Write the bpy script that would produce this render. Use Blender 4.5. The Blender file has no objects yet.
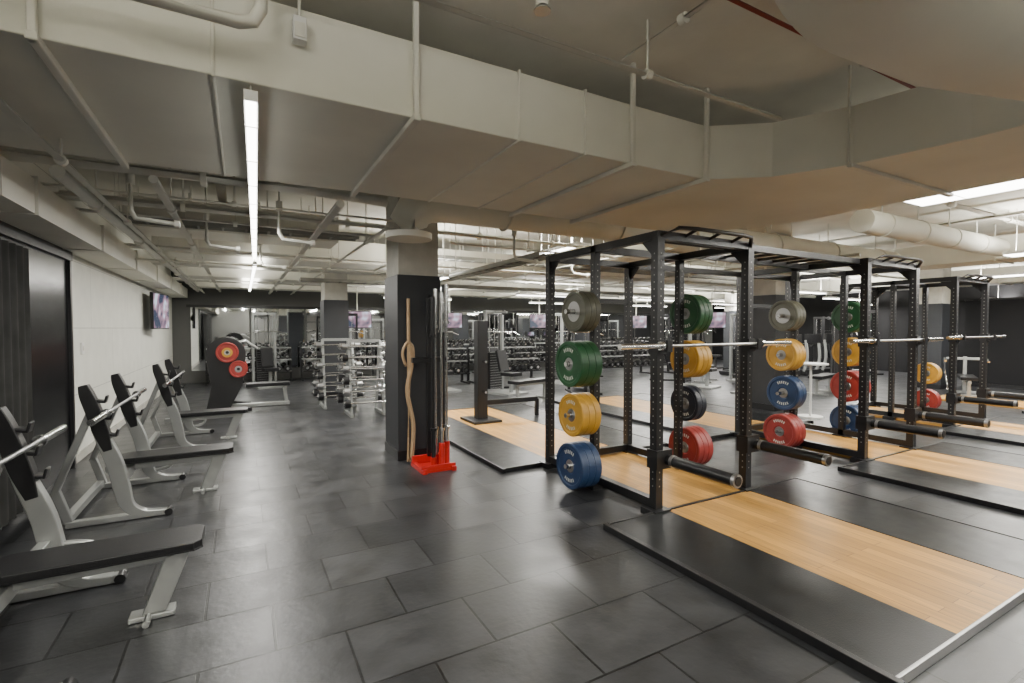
import bpy, math, random
from mathutils import Vector, Matrix
random.seed(7)
S=bpy.context.scene
PW=1.85
# ---------------------------------------------------------------- materials
def mat(name,col,rough=.5,metal=0,var=0,vscale=5,bump=0,bscale=40,emit=0,spec=.5,rvar=0):
    m=bpy.data.materials.new(name); m.use_nodes=True
    n=m.node_tree.nodes; l=m.node_tree.links; p=n['Principled BSDF']
    p.inputs['Base Color'].default_value=(*col,1); p.inputs['Roughness'].default_value=rough
    p.inputs['Metallic'].default_value=metal; p.inputs['Specular IOR Level'].default_value=spec
    if emit:
        p.inputs['Emission Color'].default_value=(*col,1); p.inputs['Emission Strength'].default_value=emit
    tc=n.new('ShaderNodeTexCoord')
    if var or rvar:
        t=n.new('ShaderNodeTexNoise'); t.inputs['Scale'].default_value=vscale; t.inputs['Detail'].default_value=6
        l.new(tc.outputs['Object'],t.inputs['Vector'])
        if var:
            r=n.new('ShaderNodeMapRange'); r.inputs[1].default_value=.3; r.inputs[2].default_value=.7
            r.inputs[3].default_value=1-var; r.inputs[4].default_value=1+var
            l.new(t.outputs['Fac'],r.inputs[0])
            v=n.new('ShaderNodeVectorMath'); v.operation='SCALE'; v.inputs[0].default_value=col
            l.new(r.outputs[0],v.inputs['Scale']); l.new(v.outputs[0],p.inputs['Base Color'])
        if rvar:
            r=n.new('ShaderNodeMapRange'); r.inputs[1].default_value=.3; r.inputs[2].default_value=.7
            r.inputs[3].default_value=max(0.02,rough-rvar); r.inputs[4].default_value=rough+rvar
            l.new(t.outputs['Fac'],r.inputs[0]); l.new(r.outputs[0],p.inputs['Roughness'])
    if bump:
        t=n.new('ShaderNodeTexNoise'); t.inputs['Scale'].default_value=bscale; t.inputs['Detail'].default_value=4
        l.new(tc.outputs['Object'],t.inputs['Vector'])
        b=n.new('ShaderNodeBump'); b.inputs['Strength'].default_value=bump; b.inputs['Distance'].default_value=.01
        l.new(t.outputs['Fac'],b.inputs['Height']); l.new(b.outputs[0],p.inputs['Normal'])
    return m
def tile_mat(name,c1,c2,cm,bw,rh,mortar,rough,rot=0,grain=None,offset=.5,bump=.35,xo=0,yo=0,nlo=.72,nhi=1.28,spec=.5,micro=.25):
    m=bpy.data.materials.new(name); m.use_nodes=True
    n=m.node_tree.nodes; l=m.node_tree.links; p=n['Principled BSDF']; p.inputs['Specular IOR Level'].default_value=spec
    tc=n.new('ShaderNodeTexCoord'); mp=n.new('ShaderNodeMapping'); mp.inputs['Rotation'].default_value=(0,0,rot)
    mp.inputs['Location'].default_value=(xo,yo,0)
    l.new(tc.outputs['Object'],mp.inputs['Vector'])
    b=n.new('ShaderNodeTexBrick'); b.offset=offset; b.inputs['Scale'].default_value=1
    b.inputs['Color1'].default_value=(*c1,1); b.inputs['Color2'].default_value=(*c2,1); b.inputs['Mortar'].default_value=(*cm,1)
    b.inputs['Mortar Size'].default_value=mortar; b.inputs['Mortar Smooth'].default_value=.1; b.inputs['Bias'].default_value=0
    b.inputs['Brick Width'].default_value=bw; b.inputs['Row Height'].default_value=rh
    l.new(mp.outputs[0],b.inputs['Vector'])
    ns=n.new('ShaderNodeTexNoise'); ns.inputs['Detail'].default_value=8
    mp2=n.new('ShaderNodeMapping'); mp2.inputs['Scale'].default_value=grain or (1,1,1)
    l.new(tc.outputs['Object'],mp2.inputs['Vector']); l.new(mp2.outputs[0],ns.inputs['Vector'])
    ns.inputs['Scale'].default_value=4
    r=n.new('ShaderNodeMapRange'); r.inputs[1].default_value=.25; r.inputs[2].default_value=.75; r.inputs[3].default_value=nlo; r.inputs[4].default_value=nhi
    l.new(ns.outputs['Fac'],r.inputs[0])
    v=n.new('ShaderNodeVectorMath'); v.operation='SCALE'; l.new(b.outputs['Color'],v.inputs[0]); l.new(r.outputs[0],v.inputs['Scale'])
    l.new(v.outputs[0],p.inputs['Base Color'])
    r2=n.new('ShaderNodeMapRange'); r2.inputs[1].default_value=.3; r2.inputs[2].default_value=.7; r2.inputs[3].default_value=rough-.05; r2.inputs[4].default_value=rough+.07
    l.new(ns.outputs['Fac'],r2.inputs[0]); l.new(r2.outputs[0],p.inputs['Roughness'])
    inv=n.new('ShaderNodeMath'); inv.operation='MULTIPLY_ADD'; inv.inputs[1].default_value=-1; inv.inputs[2].default_value=1
    l.new(b.outputs['Fac'],inv.inputs[0])
    n3=n.new('ShaderNodeTexNoise'); n3.inputs['Scale'].default_value=25; n3.inputs['Detail'].default_value=5
    l.new(tc.outputs['Object'],n3.inputs['Vector'])
    ad=n.new('ShaderNodeMath'); ad.operation='MULTIPLY_ADD'; ad.inputs[1].default_value=micro
    l.new(n3.outputs['Fac'],ad.inputs[0]); l.new(inv.outputs[0],ad.inputs[2])
    bp=n.new('ShaderNodeBump'); bp.inputs['Strength'].default_value=bump; bp.inputs['Distance'].default_value=.006
    l.new(ad.outputs[0],bp.inputs['Height']); l.new(bp.outputs[0],p.inputs['Normal'])
    return m
M={}
M['floor']=tile_mat('slate_tile',(.016,.017,.019),(.040,.041,.044),(.003,.003,.003),.66,.46,.007,.33,xo=.2,yo=.1,nlo=.6,nhi=1.4,bump=.5,micro=.45,spec=.42)
M['wood']=tile_mat('bamboo_plank',(.50,.27,.065),(.35,.185,.045),(.18,.09,.03),1.2,.09,.0018,.42,rot=math.pi/2,grain=(14,1,1),bump=.1,spec=.25)
M['wallL']=tile_mat('wall_panel_paint',(.66,.66,.60),(.63,.63,.57),(.38,.38,.35),2.4,.8,.005,.6,bump=.05,nlo=.92,nhi=1.08)
M['wall']=mat('painted_wall',(.10,.10,.095),.8,var=.1,vscale=1)
M['darkwall']=mat('black_wall_paint',(.008,.008,.009),.75,spec=.2)
M['ceil']=mat('concrete_ceiling',(.66,.645,.57),.9,var=.14,vscale=1.3,bump=.2,bscale=12)
M['duct']=mat('painted_duct',(.70,.69,.61),.6,var=.07,vscale=1.5,bump=.08,bscale=6)
M['pipe']=mat('painted_pipe',(.66,.65,.58),.5,var=.08,vscale=3)
M['tray']=mat('grey_cable_tray',(.22,.22,.20),.6,var=.1)
M['redpipe']=mat('red_sprinkler_pipe',(.25,.03,.02),.5)
M['black']=mat('black_powdercoat',(.007,.007,.008),.35,bump=.1,bscale=300)
M['pillar']=mat('pillar_black_paint',(.018,.020,.024),.5,var=.15,vscale=3)
M['conc']=mat('pillar_concrete',(.40,.39,.35),.85,var=.15,vscale=4,bump=.3)
M['rubber']=mat('black_rubber_mat',(.007,.008,.009),.33,var=.25,vscale=9,bump=.12,bscale=90,rvar=.05,spec=.3)
M['vinyl']=mat('black_vinyl',(.009,.009,.010),.42,bump=.15,bscale=120,spec=.3)
M['silver']=mat('silver_frame_paint',(.34,.35,.34),.32,metal=.6,var=.06)
M['chrome']=mat('chrome_steel',(.62,.62,.62),.18,metal=1)
M['steel']=mat('brushed_steel',(.40,.40,.40),.35,metal=1)
M['white']=mat('white_enamel',(.72,.72,.70),.45)
M['dot']=mat('rack_hole_marks',(.28,.28,.26),.6)  # pale grey paints in light showing through rack holes, plus etched marks
M['red']=mat('red_bumper',(.25,.022,.017),.5,var=.15,vscale=8)
M['redp']=mat('red_powdercoat',(.50,.015,.012),.35)
M['yellow']=mat('yellow_bumper',(.44,.235,.022),.5,var=.15,vscale=8)
M['green']=mat('green_bumper',(.010,.068,.022),.5,var=.15,vscale=8)
M['blue']=mat('blue_bumper',(.010,.032,.09),.5,var=.15,vscale=8)
M['navy']=mat('navy_bumper',(.007,.010,.020),.45,var=.15,vscale=8)
M['grey']=mat('grey_bumper',(.085,.085,.06),.5,var=.15,vscale=8)
M['label']=mat('plate_lettering',(.55,.55,.5),.5)
M['stick']=mat('wooden_stick',(.40,.27,.15),.5,var=.15,vscale=10)
M['lamp']=mat('lamp_diffuser',(1,.98,.92),.5,emit=14)
M['mirror']=mat('mirror_glass',(.72,.74,.74),.03,metal=1)
M['dglass']=mat('dark_glass',(.006,.006,.007),.25,spec=.3)
M['green_e']=mat('exit_sign_green',(.03,.6,.25),.5,emit=1.2)
M['curtain']=mat('grey_curtain',(.03,.03,.029),.9,var=.3,vscale=3,spec=.1)
def screen_mat():
    m=bpy.data.materials.new('tv_screen_picture'); m.use_nodes=True; n=m.node_tree.nodes; l=m.node_tree.links; p=n['Principled BSDF']
    p.inputs['Base Color'].default_value=(.02,.02,.02,1); p.inputs['Roughness'].default_value=.2
    tc=n.new('ShaderNodeTexCoord'); t=n.new('ShaderNodeTexNoise'); t.inputs['Scale'].default_value=2.2
    l.new(tc.outputs['Object'],t.inputs['Vector']); c=n.new('ShaderNodeValToRGB'); e=c.color_ramp.elements
    e[0].position=.42; e[0].color=(.02,.03,.06,1); e[1].position=.60; e[1].color=(.45,.50,.6,1)
    k=c.color_ramp.elements.new(.52); k.color=(.28,.16,.22,1)
    l.new(t.outputs['Fac'],c.inputs[0]); l.new(c.outputs[0],p.inputs['Emission Color']); p.inputs['Emission Strength'].default_value=1.8
    return m
M['screen']=screen_mat()
# ---------------------------------------------------------------- builder
class B:
    def __init__(s): s.v=[];s.f=[];s.m=[];s.sm=[];s.mats=[]
    def mi(s,k):
        if k not in s.mats: s.mats.append(k)
        return s.mats.index(k)
    def add(s,vs,fs,k,smooth=False):
        o=len(s.v); s.v+= [tuple(v) for v in vs]; i=s.mi(k)
        for f in fs: s.f.append(tuple(a+o for a in f)); s.m.append(i); s.sm.append(smooth)
    def box(s,x0,x1,y0,y1,z0,z1,k):
        vs=[(x,y,z) for z in(z0,z1) for y in(y0,y1) for x in(x0,x1)]
        s.add(vs,[(0,2,3,1),(4,5,7,6),(0,1,5,4),(2,6,7,3),(0,4,6,2),(1,3,7,5)],k)
    def beam(s,a,b,w,h,k,up=(0,0,1)):
        a=Vector(a);b=Vector(b);d=(b-a).normalized();u=Vector(up)
        if abs(d.dot(u))>.99:u=Vector((0,1,0))
        r=d.cross(u).normalized();u=r.cross(d)
        vs=[p+r*i*w/2+u*j*h/2 for p in(a,b) for j in(-1,1) for i in(-1,1)]
        s.add(vs,[(0,2,3,1),(4,5,7,6),(0,1,5,4),(2,6,7,3),(0,4,6,2),(1,3,7,5)],k)
    def ribbon(s,pts,y,w,k):
        n=len(pts); L=[];R=[]
        for i,(x,z,t) in enumerate(pts):
            a=pts[max(0,i-1)];c=pts[min(n-1,i+1)]; d=Vector((c[0]-a[0],c[1]-a[1])).normalized(); nx,nz=-d.y*t/2,d.x*t/2
            L.append((x+nx,z+nz));R.append((x-nx,z-nz))
        vs=[]
        for (lx,lz),(rx,rz) in zip(L,R): vs+=[(lx,y-w/2,lz),(lx,y+w/2,lz),(rx,y+w/2,rz),(rx,y-w/2,rz)]
        fs=[(0,1,2,3),(4*n-1,4*n-2,4*n-3,4*n-4)]
        for i in range(n-1):
            for j in range(4): fs.append((4*i+j,4*i+4+j,4*i+4+(j+1)%4,4*i+(j+1)%4))
        s.add(vs,fs,k)
    def frame(s,d):
        d=Vector(d).normalized(); u=Vector((0,0,1)) if abs(d.z)<.9 else Vector((1,0,0))
        r=d.cross(u).normalized(); return d,r,r.cross(d)
    def cyl(s,a,b,r,k,seg=12,r2=None,cap=True):
        a=Vector(a);b=Vector(b);d,x,y=s.frame(b-a); r2=r if r2 is None else r2
        vs=[];
        for p,q in((a,r),(b,r2)):
            for i in range(seg):
                t=2*math.pi*i/seg; vs.append(p+x*q*math.cos(t)+y*q*math.sin(t))
        s.add(vs,[(i,(i+1)%seg,seg+(i+1)%seg,seg+i) for i in range(seg)],k,True)
        if cap:
            s.add(vs[:seg],[tuple(range(seg))[::-1]],k); s.add(vs[seg:],[tuple(range(seg))],k)
    def lathe(s,c,ax,prof,seg=32):
        c=Vector(c);d,x,y=s.frame(ax)
        for (r0,t0,k),(r1,t1,_) in zip(prof[:-1],prof[1:]):
            vs=[]
            for r,t in((r0,t0),(r1,t1)):
                for i in range(seg):
                    a=2*math.pi*i/seg; vs.append(c+d*t+x*r*math.cos(a)+y*r*math.sin(a))
            s.add(vs,[(i,(i+1)%seg,seg+(i+1)%seg,seg+i) for i in range(seg)],k,abs(r1-r0)<1e-6)
    def tube(s,pts,r,k,seg=12,cap=True):
        pts=[Vector(p) for p in pts]; rings=[]; prev=None
        for i,p in enumerate(pts):
            if i==0:d=pts[1]-p
            elif i==len(pts)-1:d=p-pts[-2]
            else:d=(pts[i+1]-p).normalized()+(p-pts[i-1]).normalized()
            d.normalize()
            if prev is None:
                _,x,y=s.frame(d)
            else:
                x=prev-d*prev.dot(d); x.normalize(); y=d.cross(x)
            prev=x; rr=r[i] if isinstance(r,(list,tuple)) else r
            rings+= [p+x*rr*math.cos(2*math.pi*j/seg)+y*rr*math.sin(2*math.pi*j/seg) for j in range(seg)]
        n=len(pts)
        s.add(rings,[(i*seg+j,i*seg+(j+1)%seg,(i+1)*seg+(j+1)%seg,(i+1)*seg+j) for i in range(n-1) for j in range(seg)],k,True)
        if cap: s.add(rings[:seg],[tuple(range(seg))[::-1]],k); s.add(rings[-seg:],[tuple(range(seg))],k)
    def prism(s,poly,z0,z1,k,plane='xy'):
        n=len(poly)
        def P(a,b,c): return (a,b,c) if plane=='xy' else ((a,c,b) if plane=='xz' else (c,a,b))
        vs=[P(a,b,z0) for a,b in poly]+[P(a,b,z1) for a,b in poly]
        s.add(vs,[tuple(range(n))[::-1],tuple(range(n,2*n))]+[(i,(i+1)%n,n+(i+1)%n,n+i) for i in range(n)],k)
    def mesh(s,name):
        me=bpy.data.meshes.new(name); me.from_pydata(s.v,[],s.f)
        for k in s.mats: me.materials.append(M[k])
        me.polygons.foreach_set('material_index',s.m); me.polygons.foreach_set('use_smooth',s.sm); me.update()
        return me
    def obj(s,name,loc=(0,0,0),rz=0,bevel=0,scale=None):
        return place(s.mesh(name),name,loc,rz,bevel,scale)
def place(me,name,loc=(0,0,0),rz=0,bevel=0,scale=None):
    o=bpy.data.objects.new(name,me); S.collection.objects.link(o); o.location=loc; o.rotation_euler=(0,0,rz)
    if scale:o.scale=scale
    if bevel:
        b=o.modifiers.new('bevel','BEVEL'); b.width=bevel; b.segments=2; b.limit_method='ANGLE'; b.angle_limit=math.radians(50)
    return o
def arc(cx,cy,r,a0,a1,n): return [(cx+r*math.cos(math.radians(a0+(a1-a0)*i/n)),cy+r*math.sin(math.radians(a0+(a1-a0)*i/n))) for i in range(n+1)]
def smooth(pts,n=6):
    out=[]
    P=[pts[0]]+list(pts)+[pts[-1]]
    for i in range(1,len(P)-2):
        for j in range(n):
            t=j/n
            out.append(tuple(.5*((2*b)+(-a+c)*t+(2*a-5*b+4*c-d)*t*t+(-a+3*b-3*c+d)*t**3) for a,b,c,d in zip(P[i-1],P[i],P[i+1],P[i+2])))
    out.append(tuple(pts[-1])); return out
# ---------------------------------------------------------------- room shell
XL,XR,YF,YB,H=-1.75,21,-3.2,17,3.42
b=B(); b.box(XL-.3,XR+.3,YF-.3,YB+.3,-.2,0,'floor'); b.obj('floor')
b=B(); b.box(XL-.3,XR+.3,YF-.3,YB+.3,H,H+.2,'ceil'); b.obj('ceiling')
b=B(); b.prism([(YF,0),(YB,0),(YB,H),(YF,H)],XL-.2,XL,'wallL','yz'); o=b.obj('wall_left')
def wallmat():
    m=M['wallL']; mp=[n for n in m.node_tree.nodes if n.type=='MAPPING'][0]
    sep=m.node_tree.nodes.new('ShaderNodeSeparateXYZ'); com=m.node_tree.nodes.new('ShaderNodeCombineXYZ')
    tc=[n for n in m.node_tree.nodes if n.type=='TEX_COORD'][0]
    m.node_tree.links.new(tc.outputs['Object'],sep.inputs[0])
    m.node_tree.links.new(sep.outputs['Y'],com.inputs['X']); m.node_tree.links.new(sep.outputs['Z'],com.inputs['Y'])
    m.node_tree.links.new(com.outputs[0],mp.inputs['Vector'])
wallmat()
b=B(); b.box(XL-.2,XR+.2,YB,YB+.2,0,H,'wall'); b.obj('wall_back')
b=B(); b.box(XR,XR+.2,YF,YB,0,H,'darkwall'); b.obj('wall_right')
b=B(); b.box(XL-.2,XR+.2,YF-.2,YF,0,H,'wall'); b.obj('wall_front')
b=B(); b.box(17.6,18.2,1.0,5.9,0,2.35,'darkwall'); b.box(17.58,18.22,.98,5.92,0,.1,'black'); b.box(17.58,18.22,.98,5.92,2.35,2.40,'black'); b.obj('wall_partition')
b=B(); b.box(XL,XL+.02,7.4,YB,0,.1,'conc'); b.obj('baseboard_left')
b=B(); b.box(XL,XL+.03,YF,7.3,0,2.38,'dglass')
for y in (-1,1.2,3.3,5.3,7.3): b.box(XL,XL+.06,y-.03,y+.03,0,2.4,'black')
b.box(XL,XL+.07,YF,7.33,2.36,2.46,'black')
b.obj('dark_glass_panel_1')  # black-framed dark glass panel for the dark stretch of left wall
b=B()
n=120; pts=[(XL+.10+.014*math.sin(i*.8),3.6+i*.019) for i in range(n)]
vs=[(x,y,z) for z in(.05,2.3) for x,y in pts]
b.add(vs,[(i,i+1,n+i+1,n+i) for i in range(n-1)],'curtain',True); b.obj('wall_curtain')
b=B()
for i in range(14):
    x=-1.3+i*1.55; b.box(x,x+1.5,YB-.03,YB,.35,2.2,'mirror')
b.box(-1.4,20.4,YB-.04,YB-.005,2.2,2.28,'black'); b.obj('wall_mirror')
def pillar():
    b=B(); b.box(-.27,.27,-.3,.3,0,2.24,'pillar'); b.box(-.25,.25,-.28,.28,2.24,H,'conc'); b.box(-.28,.28,-.31,.31,0,.12,'black'); return b.mesh('pillar')
pm=pillar()
for x,y in((1.9,6.1),(1.9,12.1),(9.2,6.1),(9.2,12.1),(16.2,6.1),(16.2,12.1)): place(pm,'pillar',(x,y,0))
# ---------------------------------------------------------------- ceiling services
z0,z1=2.75,3.16
b=B()
poly=[(-1.7,2.64),(3.16,2.64),(3.55,2.35),(3.78,1.9),(3.9,1.3),(3.95,-3.1),(5.3,-3.1),(5.3,3.2),(5.05,3.8),(4.7,4.15),(4.2,4.3),(-1.7,4.3)]
b.prism(poly,z0,z1,'duct')
for x in(-.7,.84,2.38,3.12):
    b.box(x-.02,x+.02,2.58,4.36,2.715,2.75,'pipe'); 
    for y in(2.6,4.34): b.box(x-.015,x+.015,y-.015,y+.015,2.715,H,'pipe')
for x in(-.1,1.5,2.0): b.box(x-.008,x+.008,2.625,4.31,2.738,z1+.01,'duct')
for y in(1.9,.6): b.box(3.74 if y>1 else 3.88,5.33,y-.02,y+.02,2.72,2.75,'pipe'); b.cyl((3.72 if y>1 else 3.86,y,2.72),(3.72 if y>1 else 3.86,y,H),.012,'pipe',6)
b.obj('ceiling_duct',bevel=.008)
b=B()
pts=[(1.62,-2.8,3.05),(1.62,.2,3.05)]+[(x,y,3.05) for x,y in arc(2.22,.38,.60,180,90,10)]+[(2.8,.95,3.05),(3.5,.75,3.05)]
b.tube(pts,[.36]*len(pts),'duct',36)
for p,q in(((1.62,-.6,3.05),(1.62,-.56,3.05)),): b.cyl(p,q,.368,'duct',36)
b.obj('round_duct')
b=B(); b.box(-1.72,-1.22,1.9,2.5,2.62,3.1,'duct'); b.box(-1.72,-1.3,-3,1.9,2.5,2.95,'duct'); b.box(-1.72,-1.35,4.4,16.8,2.46,2.72,'duct')
for y in range(5,17,2): b.box(-1.73,-1.33,y-.02,y+.02,2.45,2.74,'pipe')
b.obj('ceiling_duct')
for (y,a,c,zz,hh,w) in((7.2,-1.2,1.2,2.8,.35,.7),(9.3,-1.2,14,2.78,.4,.9),(12.9,-1.2,18,2.75,.4,.8),(15.4,-1.2,18,2.7,.4,.6)):
    b=B(); b.box(a,c,y,y+w,zz,zz+hh,'duct')
    x=a+.6
    while x<c:
        b.box(x-.015,x+.015,y-.03,y+w+.03,zz-.025,zz,'pipe')
        b.box(x-.01,x+.01,y-.03,y-.015,zz-.025,H,'pipe'); b.box(x-.01,x+.01,y+w+.015,y+w+.03,zz-.025,H,'pipe'); x+=1.5
    b.obj('ceiling_duct',bevel=.008)
for (x,ya,yb,zz,hh,w) in((6.0,5.3,9.1,2.85,.35,.8),(11.6,-3,9.1,2.8,.4,.8),(16.9,-3,12.8,2.75,.4,.8)):
    b=B(); b.box(x,x+w,ya,yb,zz,zz+hh,'duct')
    y=ya+.5
    while y<yb: b.box(x-.03,x+w+.03,y-.015,y+.015,zz-.025,zz,'pipe'); b.box(x-.03,x-.015,y-.01,y+.01,zz,H,'pipe'); y+=1.5
    b.obj('ceiling_duct',bevel=.008)
b=B()
pts=[(1.5,4.9,2.52),(1.5,4.9,2.68),(1.56,4.9,2.80),(1.7,4.9,2.88),(1.95,4.9,2.9),(3.5,4.9,2.9),(11.2,4.9,2.9)]
b.tube(pts,.19,'duct',24); b.cyl((1.5,4.9,2.50),(1.5,4.9,2.56),.23,'duct',24)
for x in (2.6,4.2,5.8,7.4,9,10.6): b.tube([(x,4.9+.205*math.cos(t),2.9+.205*math.sin(t)) for t in [i*math.pi/8 for i in range(17)]],.012,'pipe',6); b.cyl((x,4.9,3.1),(x,4.9,H),.01,'pipe',6)
b.obj('round_duct')
for (y,xa,xb,zz,r) in((8.6,6.9,11.4,2.92,.17),(3.4,7.0,11.4,2.98,.15)):
    b=B(); b.cyl((xa,y,zz),(xb,y,zz),r,'duct',22)
    for i in range(int(xb-xa)): b.cyl((xa+i+.5,y,zz),(xa+i+.53,y,zz),r+.012,'pipe',22); b.cyl((xa+i+.5,y,zz),(xa+i+.5,y,H),.01,'pipe',6)
    b.obj('round_duct')
def pipe(pts,r,hang=True,k='pipe'):
    b=B(); b.tube(pts,r,k,10)
    for p,q in zip(pts[:-1],pts[1:]):
        p=Vector(p);q=Vector(q);L=(q-p).length
        if abs((q-p).z)>.2*L: continue
        n=max(1,int(L/1.8))
        for i in range(n):
            c=p.lerp(q,(i+.5)/n)
            d=(q-p).normalized(); b.cyl(c-d*.02,c+d*.02,r+.012,'pipe',10)
            if hang: b.cyl(c,(c.x,c.y,H),.007,'pipe',5)
    b.obj('ceiling_pipe')
pipe([(-1.7,2.42,2.90),(.0,2.42,2.90),(.06,2.42,2.92),(.09,2.42,2.98),(.09,2.42,3.35)],.028)
pipe([(-1.7,2.2,3.1),(3.4,2.2,3.1)],.018)
pipe([(-1.7,4.62,2.79),(1.2,4.62,2.79)],.06)
pipe([(-1.7,4.95,2.95),(1.2,4.95,2.95)],.03)
pipe([(-.95,1.0,2.62),(-.95,16.8,2.62)],.02)
pipe([(-.55,4.4,2.68),(-.55,16.8,2.68)],.03)
pipe([(-1.1,4.5,2.68),(-1.1,16.8,2.68)],.045)
pipe([(.75,4.4,2.66),(.75,16.8,2.66)],.035)
pipe([(1.35,5.2,2.65),(1.35,16.8,2.65)],.02)
pipe([(-.2,5.1,3.26),(-.2,16.8,3.26)],.05)
pipe([(-1.6,5.4,2.78),(1.5,5.4,2.78)],.015)
pipe([(-1.6,5.9,2.80),(5,5.9,2.80),(12,5.9,2.80)],.03)
pipe([(-1.6,6.3,2.76),(1.5,6.3,2.76)],.022)
pipe([(-1.6,6.6,2.95),(19,6.6,2.95)],.045)
pipe([(2.2,5.55,2.62),(11,5.55,2.62)],.016)
pipe([(2.2,7.6,2.6),(15,7.6,2.6)],.025)
pipe([(-1.6,8.6,2.75),(14,8.6,2.75)],.035)
pipe([(-1.6,8.9,2.6),(14,8.9,2.6)],.015)
pipe([(-1.6,10.8,2.78),(19,10.8,2.78)],.05)
pipe([(-1.6,11.6,2.85),(19,11.6,2.85)],.03)
pipe([(-1.6,12.3,2.9),(19,12.3,2.9)],.02)
pipe([(-1.6,14.3,2.78),(19,14.3,2.78)],.05)
pipe([(4.0,5.2,2.66),(4.0,16,2.66)],.03)
pipe([(5.0,5.3,2.68),(5.0,16,2.68)],.02)
pipe([(7.8,3.8,2.66),(7.8,16,2.66)],.025)
pipe([(9.8,-2,3.25),(9.8,16,3.25)],.05)
pipe([(13.6,-2,3.2),(13.6,16,3.2)],.05)
pipe([(6.2,-.3,2.72),(11.4,-.3,2.72)],.02)
pipe([(5.5,3.0,3.28),(11.4,3.0,3.28)],.04)
pipe([(2.2,1.75,3.33),(5,1.75,3.33)],.012,k='redpipe',hang=False)
pipe([(2.2,1.5,3.34),(2.2,2.5,3.34)],.02,hang=False)
for x,y,z in((-.8,5.15,2.5),(-.35,6.8,2.55),(.35,5.6,2.5),(3.0,5.4,2.45),(4.6,6.4,2.45),(5.4,4.6,2.5),(8.3,5.6,2.5),(.25,8.05,2.5)):
    b=B(); b.tube([(0,0,H-z),(0,0,.08),(.03,0,.02),(.3,0,0)],.02,'pipe',8); b.cyl((0,0,.3),(0,0,.40),.032,'pipe',10); b.cyl((.3,0,0),(.34,0,0),.032,'pipe',10); b.obj('ceiling_pipe',(x,y,z))
def tray(x0,y0,L,z,w=.25,along='x'):
    b=B(); 
    for s in(-1,1): b.box(0,L,s*w/2-.006,s*w/2+.006,0,.06,'tray')
    n=int(L/.25)
    for i in range(n): b.box(i*.25,i*.25+.025,-w/2,w/2,0,.012,'tray')
    for k in range(3): b.cyl((0,-.07+k*.06,.03),(L,-.07+k*.06,.03),.014,'black' if k==1 else 'tray',6)
    for i in range(int(L/1.5)+1):
        for s in(-1,1): b.cyl((min(L,i*1.5),s*w/2,0),(min(L,i*1.5),s*w/2,H-z),.005,'pipe',5)
    b.obj('cable_tray',(x0,y0,z),0 if along=='x' else math.pi/2)
tray(-1.2,6.95,2.6,2.80,w=.22); tray(2.4,8.1,9,2.79); tray(1.0,10.45,10.5,2.52); tray(3.4,5.25,4.9,2.50,along='y')
for x,y in((.9,1.35),(3.3,4.55),(1.2,1.9),(5.6,5.3)):
    b=B(); b.cyl((0,0,0),(0,0,.35),.018,'pipe',8); b.cyl((0,0,-.03),(0,0,0),.03,'pipe',10); b.cyl((0,0,-.05),(0,0,-.045),.04,'steel',10); b.obj('sprinkler_head',(x,y,H-.35))
b=B(); b.box(-.03,.03,-.03,.03,-.11,0,'white'); b.box(-.024,.024,-.035,-.03,-.10,-.03,'pipe'); b.cyl((0,0,0),(0,0,.3),.008,'pipe',6); b.obj('wall_speaker',(.26,2.59,3.08),bevel=.006)
# lamps
def lamp(name,x,y,L,z=2.7,along='y',w=.11,rz=0,k='lamp',power=60,up=25,segs=1):
    b=B()
    b.box(-w/2,w/2,0,L,.0,.05,'white'); b.box(-w/2+.006,w/2-.006,.01,L-.01,-.012,0,k)
    for i in range(int(L/.6)): b.box(-w/2,w/2,.3+i*.6-.004,.3+i*.6+.004,-.016,0,'white')
    for t in(.05,L*.5,L-.1): b.cyl((0,t,.05),(0,t,H-z),.006,'pipe',5)
    r=rz if along=='y' else rz-math.pi/2
    b.obj(name,(x,y,z),r)
    dx,dy=-math.sin(r),math.cos(r)
    for j in range(segs):
        t=L*(j+.5)/segs
        for P,up_ in((power,False),(up,True)):
            if not P: continue
            ld=bpy.data.lights.new('lamp_or_fill_light','AREA'); ld.shape='RECTANGLE'; ld.size=.35 if up_ else w; ld.size_y=L/segs*.95; ld.energy=P/segs*PW; ld.color=(1,.97,.91)  # upward one is fill added over the opaque housing to brighten the ceiling
            lo=bpy.data.objects.new('pendant_or_fill_light_source',ld); S.collection.objects.link(lo)
            lo.location=(x+dx*t,y+dy*t,z+(.07 if up_ else -.03)); lo.rotation_euler=(math.pi if up_ else 0,0,r)
LN='linear_pendant_light'
lamp(LN,.05,2.62,5.9,2.66,rz=-math.radians(1.3),w=.06,power=75,up=0,segs=3)
lamp(LN,.2,9.1,6.5,2.64,w=.06,power=90,up=45,segs=2)
lamp(LN,6.6,.2,2.5,3.0,w=.45,power=75,up=60)
lamp(LN,4.6,6.1,1.3,2.86,w=.3,power=90,up=60)
lamp(LN,3.0,7.75,2.0,2.45,power=70,up=50)
lamp(LN,.7,-2.9,2.0,2.75,power=50,up=110)  # unseen, behind the camera; lights the duct face, uplight added for the ceiling
lamp(LN,-.9,-2.6,3.2,2.75,power=60,up=105)  # out-of-view lamp added to brighten the near ceiling
lamp(LN,2.7,-2.9,2.2,2.70,power=40,up=40)  # another added lamp behind the camera, fill for ceiling and duct
lamp(LN,10.4,.6,2.4,2.72,w=.35,power=130,up=90)
lamp(LN,14.8,2.2,2.6,2.75,w=.35,power=150,up=110)
for x,y in((6.2,11.0),(10.5,6.9),(10.3,11),(14.6,8),(14.6,11.8),(3.5,13.8),(8.5,14.2),(19.2,6),(12.8,14.2),(17.5,14),(18.5,9.5)): lamp(LN,x,y,2.0 if y<14.9 else 1.5,2.45,w=.16,power=100,up=75,along='x' if (x*2)%2 else 'y')  # far pendants, extra ones added to brighten the background
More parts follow.
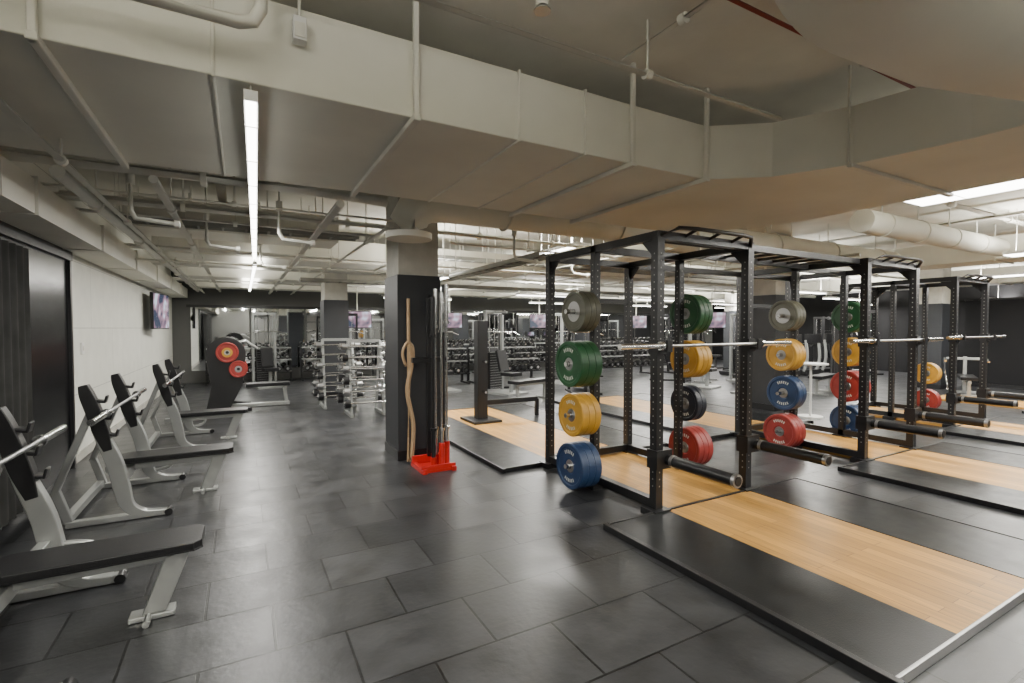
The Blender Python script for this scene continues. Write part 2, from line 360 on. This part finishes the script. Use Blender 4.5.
lamp(LN,8.2,-2.5,2.0,2.75,power=80,up=60)
lamp(LN,6.3,-2.9,2.4,2.75,power=30,up=40)
# ---------------------------------------------------------------- lifting platforms
def platform(rear=True):
    b=B(); 
    for ya,yb in((1.06,3.0),(4.78,8.7)) if rear else ((1.06,3.0),):
        b.box(2.53,3.17,ya,yb,0,.045,'rubber'); b.box(4.24,5.0,ya,yb,0,.045,'rubber'); b.box(3.17,4.24,ya,yb,0,.042,'wood')
        b.box(2.49,2.53,ya-.04,yb+.03,0,.05,'black'); b.box(5.0,5.04,ya-.04,yb+.03,0,.05,'black')
        b.box(2.53,5.0,ya-.018,ya,0,.05,'steel' if ya<2 else 'black'); b.box(2.53,5,yb,yb+.03,0,.05,'black')
    b.box(3.17,4.24,3.03,4.74,0,.04,'wood')
    return b.mesh('lifting_platform')
pm=platform()
for dx,dy in((0,0),(3.34,0)): place(pm,'lifting_platform',(dx,dy,0),bevel=.004)
pm=platform(False)
for dx,dy in((6.75,.4),(10.3,.4)): place(pm,'lifting_platform',(dx,dy,0),bevel=.004)
# ---------------------------------------------------------------- weight plates & racks
def plate(b,c,ax,r,t,k):
    b.lathe(c,ax,[(.028,0,'steel'),(.06,0,'steel'),(.063,.004,k),(.08,-.001,k),(r*.80,-.001,k),(r*.84,-.008,k),(r*.97,-.008,k),(r,0,k),(r,t,k),(r*.97,t+.008,k),(r*.84,t+.008,k),(r*.8,t,k),(.08,t,'steel'),(.028,t,'steel')],36)
def letters(b,c,ax,r):
    d,x,y=b.frame(ax); c=Vector(c)-d*.003
    for a0,n in((60,6),(240,6)):
        for i in range(n):
            a=math.radians(a0+i*11); a2=a+math.radians(6)
            vs=[c+x*q*math.cos(t)+y*q*math.sin(t) for q,t in((r*.55,a),(r*.70,a),(r*.70,a2),(r*.55,a2))]
            b.add(vs,[(0,1,2,3)],'label')
def stack(b,x,y,z,s,k,n,t,r=.225):
    b.cyl((x,y,z),(x+s*.32,y,z),.024,'chrome',12)
    xo=x+s*.05
    for i in range(n):
        a=xo+s*(i*(t+.012)); lo=a if s>0 else a-t
        plate(b,(lo,y,z),(1,0,0),r,t,k)
    face=(xo if s>0 else xo-(n-1)*(t+.012)-t)
    if k!='grey': letters(b,(face,y,z),(1,0,0),r)
    else: b.lathe((face-.002,y,z),(1,0,0),[(.06,0,'steel'),(.10,0,'steel')],28)
def upright(b,x,y,h=2.42,w=.078):
    b.box(x-w/2,x+w/2,y-w/2,y+w/2,0,h,'black')
    b.box(x-.09,x+.09,y-.09,y+.09,.0,.055,'black')
    z=.25
    while z<h-.15:
        for a in(-1,1):
            q=.006; e=w/2+.001
            b.add([(x-q,y+a*e,z-q),(x+q,y+a*e,z-q),(x+q,y+a*e,z+q),(x-q,y+a*e,z+q)],[(0,1,2,3)],'dot')
            b.add([(x+a*e,y-q,z-q),(x+a*e,y+q,z-q),(x+a*e,y+q,z+q),(x+a*e,y-q,z+q)],[(0,1,2,3)],'dot')
        z+=.06
def power_rack(colL,colR):
    W,D,Mid=1.18,1.66,.84; b=B(); h=2.42
    for x in(0,W):
        for y in(0,Mid,D): upright(b,x,y,h,.078 if y!=Mid else .07)
        b.box(x-.035,x+.035,.04,D-.04,h-.07,h,'black'); b.box(x-.035,x+.035,.04,D-.04,.055,.13,'black')
        for y,s in((.04,1),(D-.04,-1)):
            b.prism([(y,h-.07),(y+s*.15,h-.07),(y,h-.22)],x-.005,x+.005,'black','yz')
        b.cyl((x+.085,.1,.47),(x+.085,-.70,.47),.048,'black',20); b.cyl((x+.085,-.70,.47),(x+.085,-.73,.47),.052,'steel',20); b.cyl((x+.085,-.73,.47),(x+.085,-.735,.47),.036,'black',20)
        b.cyl((x+.085,-.10,.47),(x+.085,-.13,.47),.052,'steel',20)
        b.box(x-.05,x+.13,-.06,.06,.40,.56,'black')
        b.box(x-.05,x+.05,-.06,.05,1.38,1.50,'black'); b.box(x-.03,x+.03,-.13,-.04,1.40,1.425,'black'); b.box(x-.03,x+.03,-.145,-.13,1.40,1.50,'black')
    for y in(0,D): b.box(0,W,y-.035,y+.035,h-.07,h,'black')
    b.box(0,W,Mid-.03,Mid+.03,h-.07,h,'black')
    b.box(.04,W-.04,D-.035,D+.035,.055,.13,'black')
    b.box(.04,W-.04,D-.03,D+.03,1.9,1.96,'black')
    b.cyl((0,.25,h-.02),(W,.25,h-.02),.017,'black'); b.tube([(0,-.03,h-.04),(.12,-.12,h+.02),(.3,-.16,h+.02),(W-.3,-.16,h+.02),(W-.12,-.12,h+.02),(W,-.03,h-.04)],.018,'black')
    for x in(.3,.6,.9): b.cyl((x,-.16,h+.02),(x,0,h-.03),.014,'black')
    for col,x,s in((colL,-.04,-1),(colR,W+.04,1)):
        for z,k in zip((1.76,1.25,.75,.25),col):
            if k: stack(b,x,Mid,z,s,k[0],k[1],k[2],k[3])
    return b
G=('grey',3,.05,.2);GR=('green',3,.055,.225);Y=('yellow',3,.06,.21);BL=('blue',3,.065,.225);R=('red',3,.065,.225)
Y0=3.07
power_rack([G,('green',3,.07,.225),Y,BL],[GR,Y,('navy',2,.06,.2),R]).obj('power_rack',(3.1,Y0,.0))
power_rack([G,Y,('blue',2,.07,.225),R],[GR,Y,R,BL]).obj('power_rack',(6.44,Y0,0))
power_rack([],[None,None,('yellow',2,.06,.2),('red',2,.06,.2)]).obj('power_rack',(9.95,3.47,0))
b=B()
for y in(3.15,3.75): b.box(4.32,6.40,y-.03,y+.03,2.36,2.42,'black')
for i in range(7): x=4.55+i*.28; b.cyl((x,3.15,2.41),(x,3.75,2.41),.016,'black')
b.box(4.32,6.40,4.69,4.76,2.35,2.42,'black')
b.obj('monkey_bars')
def barbell(b,c,ax,L=2.2):
    c=Vector(c);a=Vector(ax)
    b.cyl(c-a*(L/2-.44),c+a*(L/2-.44),.014,'steel',10)
    for s in(-1,1): b.cyl(c+a*s*(L/2-.44),c+a*s*L/2,.025,'chrome',14); b.cyl(c+a*s*(L/2-.46),c+a*s*(L/2-.43),.037,'chrome',14)
for x,y,z in((3.69,2.96,1.452),(7.03,2.96,1.452),(10.54,3.36,1.452)):
    b=B(); barbell(b,(0,0,0),(1,0,0)); b.obj('barbell',(x,y,z))
# ---------------------------------------------------------------- bench presses
def bench_press():
    b=B(); frame='silver'
    pb=[( -1.0,-.15),(-.18,-.15),(-.14,-.11),(-.14,.11),(-.18,.15),(-1.0,.15),(-1.05,.1),(-1.05,-.1)]
    b.prism(pb,.385,.425,'vinyl'); b.prism([(x*.98,y*.9) for x,y in pb],.37,.385,'black')
    b.beam((-1.15,0,.32),(-.22,0,.34),.07,.06,frame)
    b.prism([(-.32,.33),(-.20,.35),(-.32,.03),(-.43,.03)],-.04,.04,frame,'xz')
    b.box(-.49,-.28,-.05,.05,0,.03,frame); b.cyl((-.40,-.13,.02),(-.40,.13,.02),.018,frame,8)
    for s in(-1,1):
        y=s*.56
        pts=smooth([(-.66,.03,.05),(-.80,.045,.06),(-.90,.12,.09),(-.94,.28,.11),(-.98,.48,.11),(-1.04,.66,.10),(-1.09,.80,.08)])
        b.ribbon(pts,y,.07,frame)
        b.beam((-1.3,y,.03),(-.62,y,.03),.06,.05,frame)
        b.cyl((-.62,y-.045,.03),(-.62,y+.045,.03),.03,'black',10)
        b.ribbon(smooth([(-1.02,.60,.06),(-1.06,.75,.10),(-1.11,.93,.10),(-1.15,1.06,.09),(-1.17,1.14,.06)]),y,.08,'black')
        for z in(.74,.88,1.02):
            xx=-1.0-(z-.62)*.24
            b.beam((xx-.03,y,z),(xx+.06,y,z-.02),.07,.022,'black'); b.beam((xx+.06,y,z-.03),(xx+.075,y,z+.03),.07,.015,'black')
        b.beam((-1.12,y,.95),(-1.36,y,.3),.05,.05,frame)
        b.beam((-1.28,y,.05),(-1.36,y,.32),.05,.06,frame)
    y=.56
    b.tube(smooth([(-.93,y,.30),(-.78,y,.28),(-.71,y,.22),(-.74,y,.15),(-.88,y,.12)],4),.018,frame,8)
    b.beam((-1.3,-.56,.06),(-1.3,.56,.06),.06,.06,frame); b.beam((-.97,-.56,.3),(-.97,.56,.3),.06,.08,frame)
    barbell(b,(-1.015,0,.915),(0,1,0))
    return b
me=bench_press().mesh('bench_press')
place(me,'bench_press',(-.07,3.32,0),bevel=.006); place(me,'bench_press',(.05,5.66,0),bevel=.006); place(me,'bench_press',(.2,8.2,0),bevel=.006)
def press_machine():
    b=B()
    for y in(-.45,.45):
        poly=[(-.9,0),(-.2,0),(-.2,.06),(-.55,.1),(-.36,.5)]+arc(-.62,1.1,.33,-10,190,12)+[(-.87,.5),(-.95,.08)]
        b.prism(poly,y-.03,y+.03,'black','xz')
        plate(b,(-.6,y-.10,1.14),(0,1,0),.19,.05,'red'); b.lathe((-.6,y-.115,1.14),(0,1,0),[(.05,0,'yellow'),(.09,0,'yellow')],24)
        plate(b,(-.42,y-.10,.82),(0,1,0),.16,.05,'red')
        b.tube([(-.62,y,1.3),(-.3,y*.8,1.35),(-.1,y*.6,1.2)],.025,'silver',10)
    b.beam((-.9,0,.05),(.5,0,.05),.08,.08,'silver'); b.beam((-.9,-.45,.05),(-.9,.45,.05),.08,.08,'silver')
    b.beam((-.7,-.45,.9),(-.7,.45,.9),.08,.08,'silver'); b.beam((-.7,0,.05),(-.7,0,1.3),.08,.08,'silver')
    b.box(-.3,.5,-.16,.16,.42,.49,'vinyl'); b.beam((.4,0,.4),(.45,0,.03),.07,.07,'silver'); b.beam((-.35,0,.5),(-.6,0,1.25),.3,.07,'vinyl')
    return b
press_machine().obj('chest_press_machine',(.35,11.2,0),bevel=.01)
# ---------------------------------------------------------------- barbell stand at pillar
b=B()
b.box(-.2,.2,-.2,.2,.0,.03,'redp')
for x in(-.17,.17): b.beam((x,-.24,.025),(x,.2,.025),.05,.05,'redp')
b.prism([(-.2,-.2),(.2,-.2),(.2,-.17),(-.2,-.17)],.03,.08,'redp'); b.box(-.2,.2,.14,.17,.03,.12,'redp')
b.box(-.02,.02,.12,.16,.1,1.95,'black'); b.box(-.2,.2,.1,.16,1.2,1.26,'black')
for i,(x,y,k,L,r) in enumerate(((-.02,-.08,'black',1.95,.016),(.07,-.10,'chrome',2.0,.014),(.15,-.05,'chrome',2.1,.014),(.05,.04,'chrome',2.05,.014),(.16,.06,'black',2.1,.014))):
    b.cyl((x,y,.03),(x,y,.30 if i in(1,2) else .14),.034,'redp',14)
    b.cyl((x,y,.03),(x,y,.45),.025,k,12); b.cyl((x,y,.44),(x,y,.47),.037,k,12); b.cyl((x,y,.45),(x,y,L-.42),r,k,10); b.cyl((x,y,L-.42),(x,y,L),.025,k,12); b.cyl((x,y,L-.45),(x,y,L-.42),.037,k,12)
b.obj('barbell_stand',(1.90,5.34,0),bevel=.003)
b=B()
b.tube(smooth([(0,0,.02),(.03,.02,.45),(-.035,.03,.85),(.02,.03,1.2),(-.02,.04,1.45)]),.026,'stick',10)
b.tube([(-.03,.02,.02),(-.01,.05,1.0),(0,.09,1.95)],.02,'stick',10)
b.tube(smooth([(-.05,.03,1.15),(-.09,.03,1.3),(-.04,.03,1.42),(.03,.03,1.38),(.04,.03,1.2)]),.018,'stick',8)
b.obj('wooden_training_pole',(1.74,5.64,0))
b=B(); b.box(.02,.12,-.10,0,-.1,.1,'black'); b.box(.03,.11,-.105,-.10,-.06,.06,'dot'); b.obj('wall_hook_rack',(1.98,5.8,1.9),bevel=.005)
# ---------------------------------------------------------------- fixed barbell racks (chrome)
def bar_rack():
    b=B()
    for x in(-.3,.3):
        b.beam((x,-.35,.03),(x,.35,.03),.05,.05,'silver'); b.beam((x,-.3,.05),(x,-.02,1.3),.04,.05,'silver'); b.beam((x,.3,.05),(x,.02,1.3),.04,.05,'silver')
    b.beam((-.3,0,1.3),(.3,0,1.3),.05,.05,'silver')
    for i in range(6):
        z=.25+i*.19; y=-.36+i*.05
        for s in(-1,1):
            yy=y*s
            b.cyl((-.48,yy,z),(.48,yy,z),.014,'chrome',8)
            for a in(-1,1):
                b.cyl((a*.34,yy,z),(a*.44,yy,z),.075-.004*i,'steel' if i%2 else 'black',16); b.cyl((a*.44,yy,z),(a*.455,yy,z),.05,'chrome',12)
                b.beam((a*.30,yy*.75,z-.04),(a*.30,yy*1.05,z-.02),.03,.03,'silver')
    return b.mesh('fixed_barbell_rack')
me=bar_rack()
for x,y in((1.98,9.3),(1.7,10.5),(3.1,10.8)): place(me,'fixed_barbell_rack',(x,y,0),scale=(.95,1,1.05))
def db_rack(n=9,L=2.2):
    b=B()
    for x in(-L/2,L/2): b.beam((x,.25,.02),(x,.25,1.05),.06,.06,'black'); b.beam((x,-.3,.02),(x,.3,.02),.06,.05,'black')
    for j,z in enumerate((.3,.65,1.0)):
        y=-.2+j*.17
        b.beam((-L/2,y,z),(L/2,y,z),.3,.03,'silver' if j else 'black'); 
        for i in range(n):
            x=-L/2+.12+i*(L-.24)/(n-1); rr=.085-.01*j
            b.cyl((x,y-.13,z+.1),(x,y+.13,z+.1),.015,'chrome',8)
            for s in(-1,1): b.cyl((x,y+s*.06,z+.1),(x,y+s*.16,z+.1),rr,'black',12); b.cyl((x,y+s*.16,z+.1),(x,y+s*.162,z+.1),rr*.5,'chrome',12)
    return b.mesh('dumbbell_rack')
me=db_rack()
for i in range(8): place(me,'dumbbell_rack',(.2+i*2.5,16.3,0))
for x,y in((4.6,13.2),(7.0,13.2),(11.4,12.9)): place(me,'dumbbell_rack',(x,y,0))
def cable_machine(fr='silver'):
    b=B()
    b.box(-.35,.35,-.5,.5,0,.05,fr)
    for x in(-.28,.28): b.beam((x,.35,0),(x,.35,2.0),.06,.08,fr)
    b.box(-.31,.31,.30,.40,1.95,2.03,fr); b.box(-.2,.2,.27,.42,.1,1.0,'black')
    for i in range(14): b.box(-.205,.205,.262,.27,.12+i*.062,.125+i*.062,'steel')
    b.cyl((-.15,.35,1),(-.15,.35,1.95),.012,'chrome',8); b.cyl((.15,.35,1),(.15,.35,1.95),.012,'chrome',8)
    b.cyl((-.02,.0,1.98),(.02,.0,1.98),.06,'black',16); b.beam((0,.35,2.0),(0,-.1,1.98),.05,.05,fr)
    b.cyl((0,-.06,1.97),(0,-.06,1.5),.005,'black',6); b.tube([(-.5,-.06,1.42),(-.3,-.06,1.5),(.3,-.06,1.5),(.5,-.06,1.42)],.015,'chrome',8)
    b.box(-.17,.17,-.45,-.05,.45,.53,'vinyl'); b.beam((0,-.25,.45),(0,-.25,.03),.07,.07,fr); b.beam((0,-.02,.55),(0,.12,1.05),.3,.07,'vinyl')
    return b.mesh('cable_machine')
me=cable_machine(); mb=cable_machine('black')
for i,(x,y,r) in enumerate(((5.6,10.6,.3),(7.4,9.8,-.4),(10.8,9.2,.3),(11.5,11,.8),(13,9.3,-.3),(13.8,6.9,.6),(19.8,7.4,1.4),(18.8,9,1.4),(8.0,11.5,.2),(13.6,12.3,0),(0.6,14.9,.2),(2.6,14.5,-.2),(4.4,11.8,.1),(6.0,12.0,-.2),(12.2,8.2,.1),(10.2,13.9,.2),(14.8,14,0),(16.5,13.5,.3),(18.4,12.2,.5),(19.6,10.6,1))): place(mb if i%2 else me,'cable_machine',(x,y,0),r,bevel=.008)
def treadmill():
    b=B(); b.prism([(-.85,.02),(.8,.02),(.85,.14),(-.85,.2)],-.38,.38,'black','xz'); b.box(-.7,.8,-.25,.25,.16,.185,'rubber')
    for s in(-1,1): b.ribbon(smooth([(-.75,.15,.08),(-.85,.6,.08),(-.8,1.2,.07)],4),s*.36,.06,'silver'); b.tube([(-.8,s*.36,1.1),(-.4,s*.36,1.0),(-.3,s*.36,.95)],.025,'black',8)
    b.beam((-.82,-.38,1.25),(-.82,.38,1.25),.12,.3,'black'); b.beam((-.76,-.2,1.27),(-.76,.2,1.27),.01,.18,'screen'); return b.mesh('treadmill')
me=treadmill()
for i in range(4): place(me,'treadmill',(14.6+i*1.1,10.4,0),math.pi/2,bevel=.006)
b=B(); b.box(-.09,.09,-.08,.08,0,1.68,'black'); b.box(-.25,.25,-.3,.3,0,.04,'black')
for z in(.5,1.0): b.cyl((0,-.08,z),(0,-.2,z),.022,'chrome',10)
b.beam((.09,0,.3),(1.1,0,.3),.07,.08,'black'); b.beam((1.1,0,.3),(1.1,0,0),.06,.06,'black')
b.obj('plate_storage_post',(3.5,7.45,.045),bevel=.005)
def flat_bench():
    b=B(); b.box(-.6,.6,-.15,.15,.4,.47,'vinyl'); b.beam((-.5,0,.37),(.5,0,.37),.06,.06,'silver')
    for x in(-.45,.45): b.beam((x,0,.37),(x,0,.03),.06,.06,'silver'); b.beam((x,-.25,.025),(x,.25,.025),.06,.05,'silver')
    return b.mesh('flat_bench')
me=flat_bench()
for x,y,r in((5.6,9.3,.3),(10.4,7.4,1),(12.4,6.8,.2),(12.2,10.1,.5)): place(me,'flat_bench',(x,y,0),r,bevel=.01)
b=B(); b.box(-.6,.5,-.15,.15,.4,.47,'vinyl'); b.beam((-.6,0,.35),(.6,0,.35),.07,.07,'silver')
for x in(-.5,.5): b.beam((x,-.3,.03),(x,.3,.03),.06,.06,'silver'); b.beam((x,0,.03),(x,0,.9 if x>0 else .4),.07,.07,'silver')
for s in(-1,1): b.tube(smooth([(.5,s*.3,.05),(.6,s*.35,.5),(.4,s*.38,.85),(.1,s*.38,.8)],4),.025,'chrome',8)
b.beam((.5,-.35,.85),(.5,.35,.85),.06,.06,'silver'); b.obj('hyperextension_bench',(15.1,5.0,0),.4,bevel=.008)
b=B(); b.cyl((0,0,0),(0,0,.03),.2,'white',28); b.cyl((0,0,.03),(0,0,.95),.02,'white',12); b.cyl((0,0,.95),(0,0,.975),.27,'white',32); b.cyl((0,0,.93),(0,0,.95),.1,'white',20); b.obj('round_pedestal_table',(8.9,5.1,0),bevel=.004)
def tv(w,h,pole=0):
    b=B(); b.box(-w/2,w/2,-.03,.03,0,h,'black'); b.box(-w/2+.02,w/2-.02,-.034,-.03,.02,h-.02,'screen'); b.box(-.1,.1,.03,.08,h/2-.1,h/2+.1,'black')
    if pole: b.cyl((0,.1,h/2-.05),(0,.1,pole),.02,'pipe',8)
    else: b.beam((0,.06,h/2),(0,.14,h/2),.05,.05,'black')
    return b.mesh('television')
place(tv(1.2,.75),'television',(XL+.22,12.8,1.58),math.radians(84))
me=tv(.8,.5,H-1.62)
for x,y,r in((5.9,14.9,-15),(12.9,10.45,-35),(3.0,14.9,0),(9.4,15.0,-15),(14.0,15.0,-30),(16.0,10.0,-45)): place(me,'television',(x,y,1.6),math.radians(r))
b=B(); b.box(-.2,.2,-.02,.02,0,.16,'green_e'); b.obj('exit_sign',(9.2,5.76,1.60))
b=B(); b.box(0,.02,-.05,.05,-.07,.07,'white'); b.box(.02,.028,-.02,.02,-.03,.03,'pipe'); b.obj('light_switch',(XL,7.9,1.35))
# ---------------------------------------------------------------- world & camera
w=bpy.data.worlds.new('world'); S.world=w; w.use_nodes=True; w.node_tree.nodes['Background'].inputs[0].default_value=(.6,.6,.6,1); w.node_tree.nodes['Background'].inputs[1].default_value=.3
cd=bpy.data.cameras.new('camera'); cd.sensor_width=36; cd.lens=491/1024*36; cd.clip_start=.02
co=bpy.data.objects.new('camera',cd); S.collection.objects.link(co); co.location=(0,0,1.6)
co.rotation_euler=(math.radians(90-1.57),0,-math.radians(28.8)); S.camera=co
